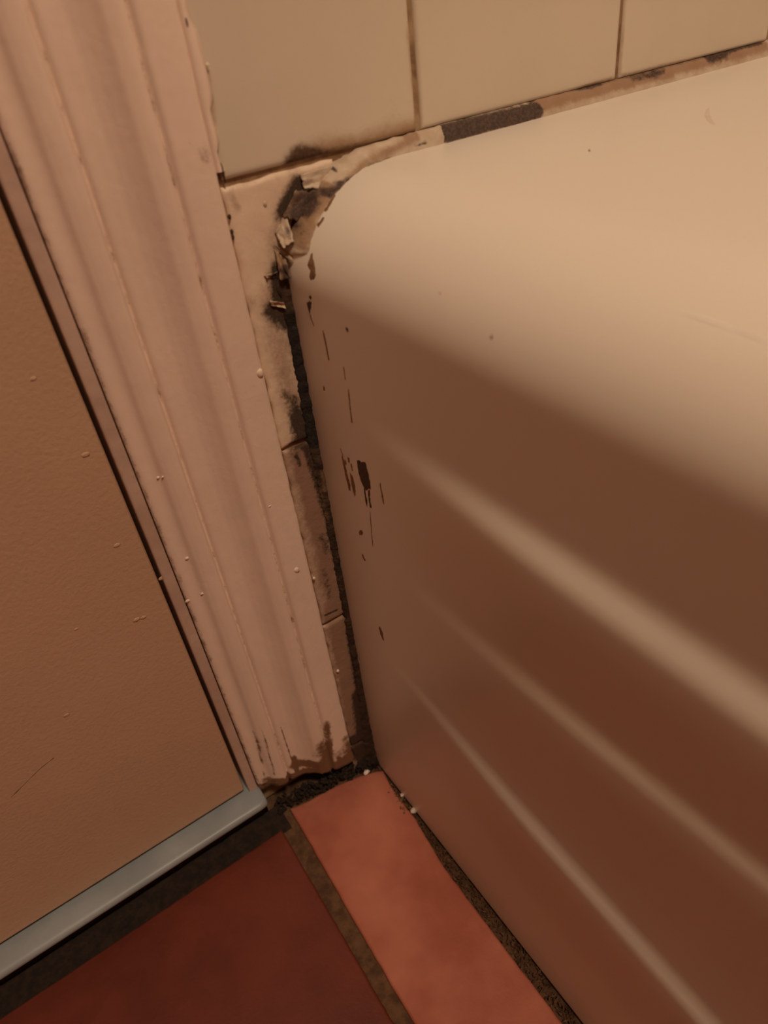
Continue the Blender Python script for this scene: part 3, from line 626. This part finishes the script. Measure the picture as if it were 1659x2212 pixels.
scrap('folded caulk scrap sticking out below the white curl', k3([(-0.0002,0.3246),(0.0064,0.3195),(0.0083,0.3155),(0.0061,0.3141)], (-0.0010, -0.0050, -0.0085, -0.0060)), 0.0015, M_caulk, [([(0.0020,0.3207),(0.0035,0.3186)], 2.6, .5)], [([(0.0003,0.3231),(0.0065,0.3164)], 6, .6)], seed=4)
scrap('narrow dirty caulk scrap hanging above the black vertical joint', k3([(-0.0001,0.3232),(0.0028,0.3191),(0.0029,0.3122),(-0.0003,0.3121)], (-0.0008, -0.0030, -0.0040, -0.0020)), 0.0008, M_caulk, [([(0.0014,0.3161),(0.0012,0.3118)], 3.2, .85)], [([(0.0006,0.3205),(0.0009,0.3128)], 6, .8)], seed=5)
scrap('brown lifted flake of caulk on the cut tile', k3([(-0.0058,0.3151),(-0.0008,0.3150),(-0.0001,0.3127),(-0.0051,0.3131)], (-0.0004, -0.0005, -0.0005, -0.0004)), 0.0001, M_strip, [([(-0.0022,0.3137),(-0.0012,0.3113)], 4.2, .8)], [([(-0.0037,0.3141)], 7, .8)], seed=6, th=0.0003, jt=0.0003)
scrap('thin caulk flake bridging the black joint above the chips', k3([(-0.0060,0.3057),(-0.0006,0.3033),(-0.0003,0.3010),(-0.0057,0.3035)], (-0.0005, -0.0014, -0.0010, -0.0005)), 0.0006, M_strip, [], [([(-0.0041,0.3037)], 6, .7)], seed=7, th=0.0003, jt=0.0003)

# ------------------------------------------------------------------ dirt in the corner, dark joint along the threshold
P = []
for i in range(170):
    x = -0.715 + 0.65 * i / 169
    P.append([(x, -0.0058 + 0.0016 * j + (0.0008 * noise.noise(Vector((x * 160, 0, 0))) if j == 0 else 0),
               (-0.0042 if j == 0 else -0.0022 + 0.0010 * noise.noise(Vector((x * 150, j * 0.7, 3))) + 0.0004 * j * (j > 8))) for j in range(11)])
obj('dark_joint', grid_mesh('dark_joint', P), M_grime, floor, smooth=True)  # near-black strip laid in the joint in front of the threshold
blob('grime_clump', (-0.0055, 0.0012, 0.0028), 0.0080, M_grime, None, 3.0, (0.95, 0.75, 0.9), sub=4, rough=0.55, label='black grime clump in the corner below the bathtub edge', cat='grime')
def flakes(name, n, fn, size, mat, seed, label, cat):
    rnd = random.Random(seed); V = []; F = []
    for _ in range(n):
        p, s = fn(rnd)
        s *= size * rnd.uniform(0.5, 1.4)
        base = len(V)
        ax = Vector((rnd.uniform(-1, 1), rnd.uniform(-1, 1), rnd.uniform(-1, 1))).normalized()
        R = Matrix.Rotation(rnd.uniform(0, 6.28), 3, ax)
        f = (rnd.uniform(0.6, 1.3), rnd.uniform(0.4, 1.0), rnd.uniform(0.25, 0.7))
        for v in ((1, 0, 0), (-1, 0.1, 0.1), (0.1, 1, 0), (0, -1, 0.1), (0, 0.1, 1), (0.1, 0, -1)):
            q = R @ Vector((v[0] * f[0], v[1] * f[1], v[2] * f[2])) * s
            V.append(Vector(p) + q)
        for t in ((0, 2, 4), (2, 1, 4), (1, 3, 4), (3, 0, 4), (2, 0, 5), (1, 2, 5), (3, 1, 5), (0, 3, 5)):
            F.append(tuple(base + i for i in t))
    return obj(name, pymesh(name, V, F), mat, kind='stuff', label=label, cat=cat)
def under_casing(r):
    t = r.random() ** 0.8
    x = -0.068 + 0.062 * t; y = 0.010 - 0.0105 * t + r.uniform(-0.004, 0.004)
    return (x, y, -0.001 + r.random() * (0.006 + 0.004 * t)), 1.0
flakes('dirt', 420, under_casing, 0.0016, M_grime, 5, 'black dirt packed under the foot of the door casing', 'dirt')
def along_tub(r):
    y = -0.004 - 0.36 * r.random()
    return (r.uniform(-0.0072, -0.0008), y, r.uniform(-0.0034, -0.0010)), 1.0
flakes('grit', 1500, along_tub, 0.0011, M_fgrout, 6, 'brown grit filling the joint along the foot of the bathtub', 'grit')
def pale_grit(r):
    y = -0.020 - 0.022 * r.random()
    return (r.uniform(-0.0068, -0.0012), y, r.uniform(-0.0024, 0.0002)), 1.0
flakes('mortar_crumbs', 90, pale_grit, 0.0011, M_rust, 9, 'tan mortar crumbs in the joint beside the pale floor tile', 'crumbs')
for lab, (px, py), r, z in (('largest white plaster crumb on the corner of the pale floor tile', [(-0.0101,-0.0046)][0], 0.0019, 0.0012),
                          ('tiny plaster crumb lying against the foot of the casing', [(-0.0099,0.0044)][0], 0.0009, 0.0016),
                          ('white plaster crumb in the joint beside the bathtub', [(-0.0016,-0.0431)][0], 0.0018, 0.0006),
                          ('small tan plaster crumb between floor tile and tub', [(-0.0010,-0.0307)][0], 0.0015, 0.0002)):
    blob('plaster_crumb', (px, py, z), r, M_crumb, None, px * 900, (1.1, 0.9, 0.75), sub=2, rough=0.5, label=lab, cat='crumb')

# ------------------------------------------------------------------ ceiling lamp
lx, ly, lz = LAMP_POS
lamp = obj('ceiling_lamp', None, label='round white globe lamp hanging on a short rod', cat='lamp', loc=(lx, ly, Z_C))
bm = bmesh.new(); bmesh.ops.create_uvsphere(bm, u_segments=32, v_segments=16, radius=LAMP_R)
bmesh.ops.translate(bm, verts=bm.verts, vec=(0, 0, lz - Z_C))
me_ = bpy.data.materials.new('lit_globe'); me_.use_nodes = True
pb = me_.node_tree.nodes['Principled BSDF']
pb.inputs['Base Color'].default_value = (0.8, 0.75, 0.7, 1); pb.inputs['Emission Color'].default_value = rgba(LAMP_COL); pb.inputs['Emission Strength'].default_value = LAMP_STR
obj('globe', bm, me_, lamp, smooth=True)
bm = bmesh.new()
bmesh.ops.create_cone(bm, segments=20, radius1=0.012, radius2=0.012, depth=Z_C - lz - LAMP_R + 0.01, cap_ends=True)
bmesh.ops.translate(bm, verts=bm.verts, vec=(0, 0, -(Z_C - lz - LAMP_R) / 2))
obj('rod', bm, M_white, lamp)
bm = bmesh.new(); bmesh.ops.create_cone(bm, segments=32, radius1=0.05, radius2=0.06, depth=0.025, cap_ends=True)
bmesh.ops.translate(bm, verts=bm.verts, vec=(0, 0, -0.0125))
obj('ceiling_rose', bm, M_white, lamp)
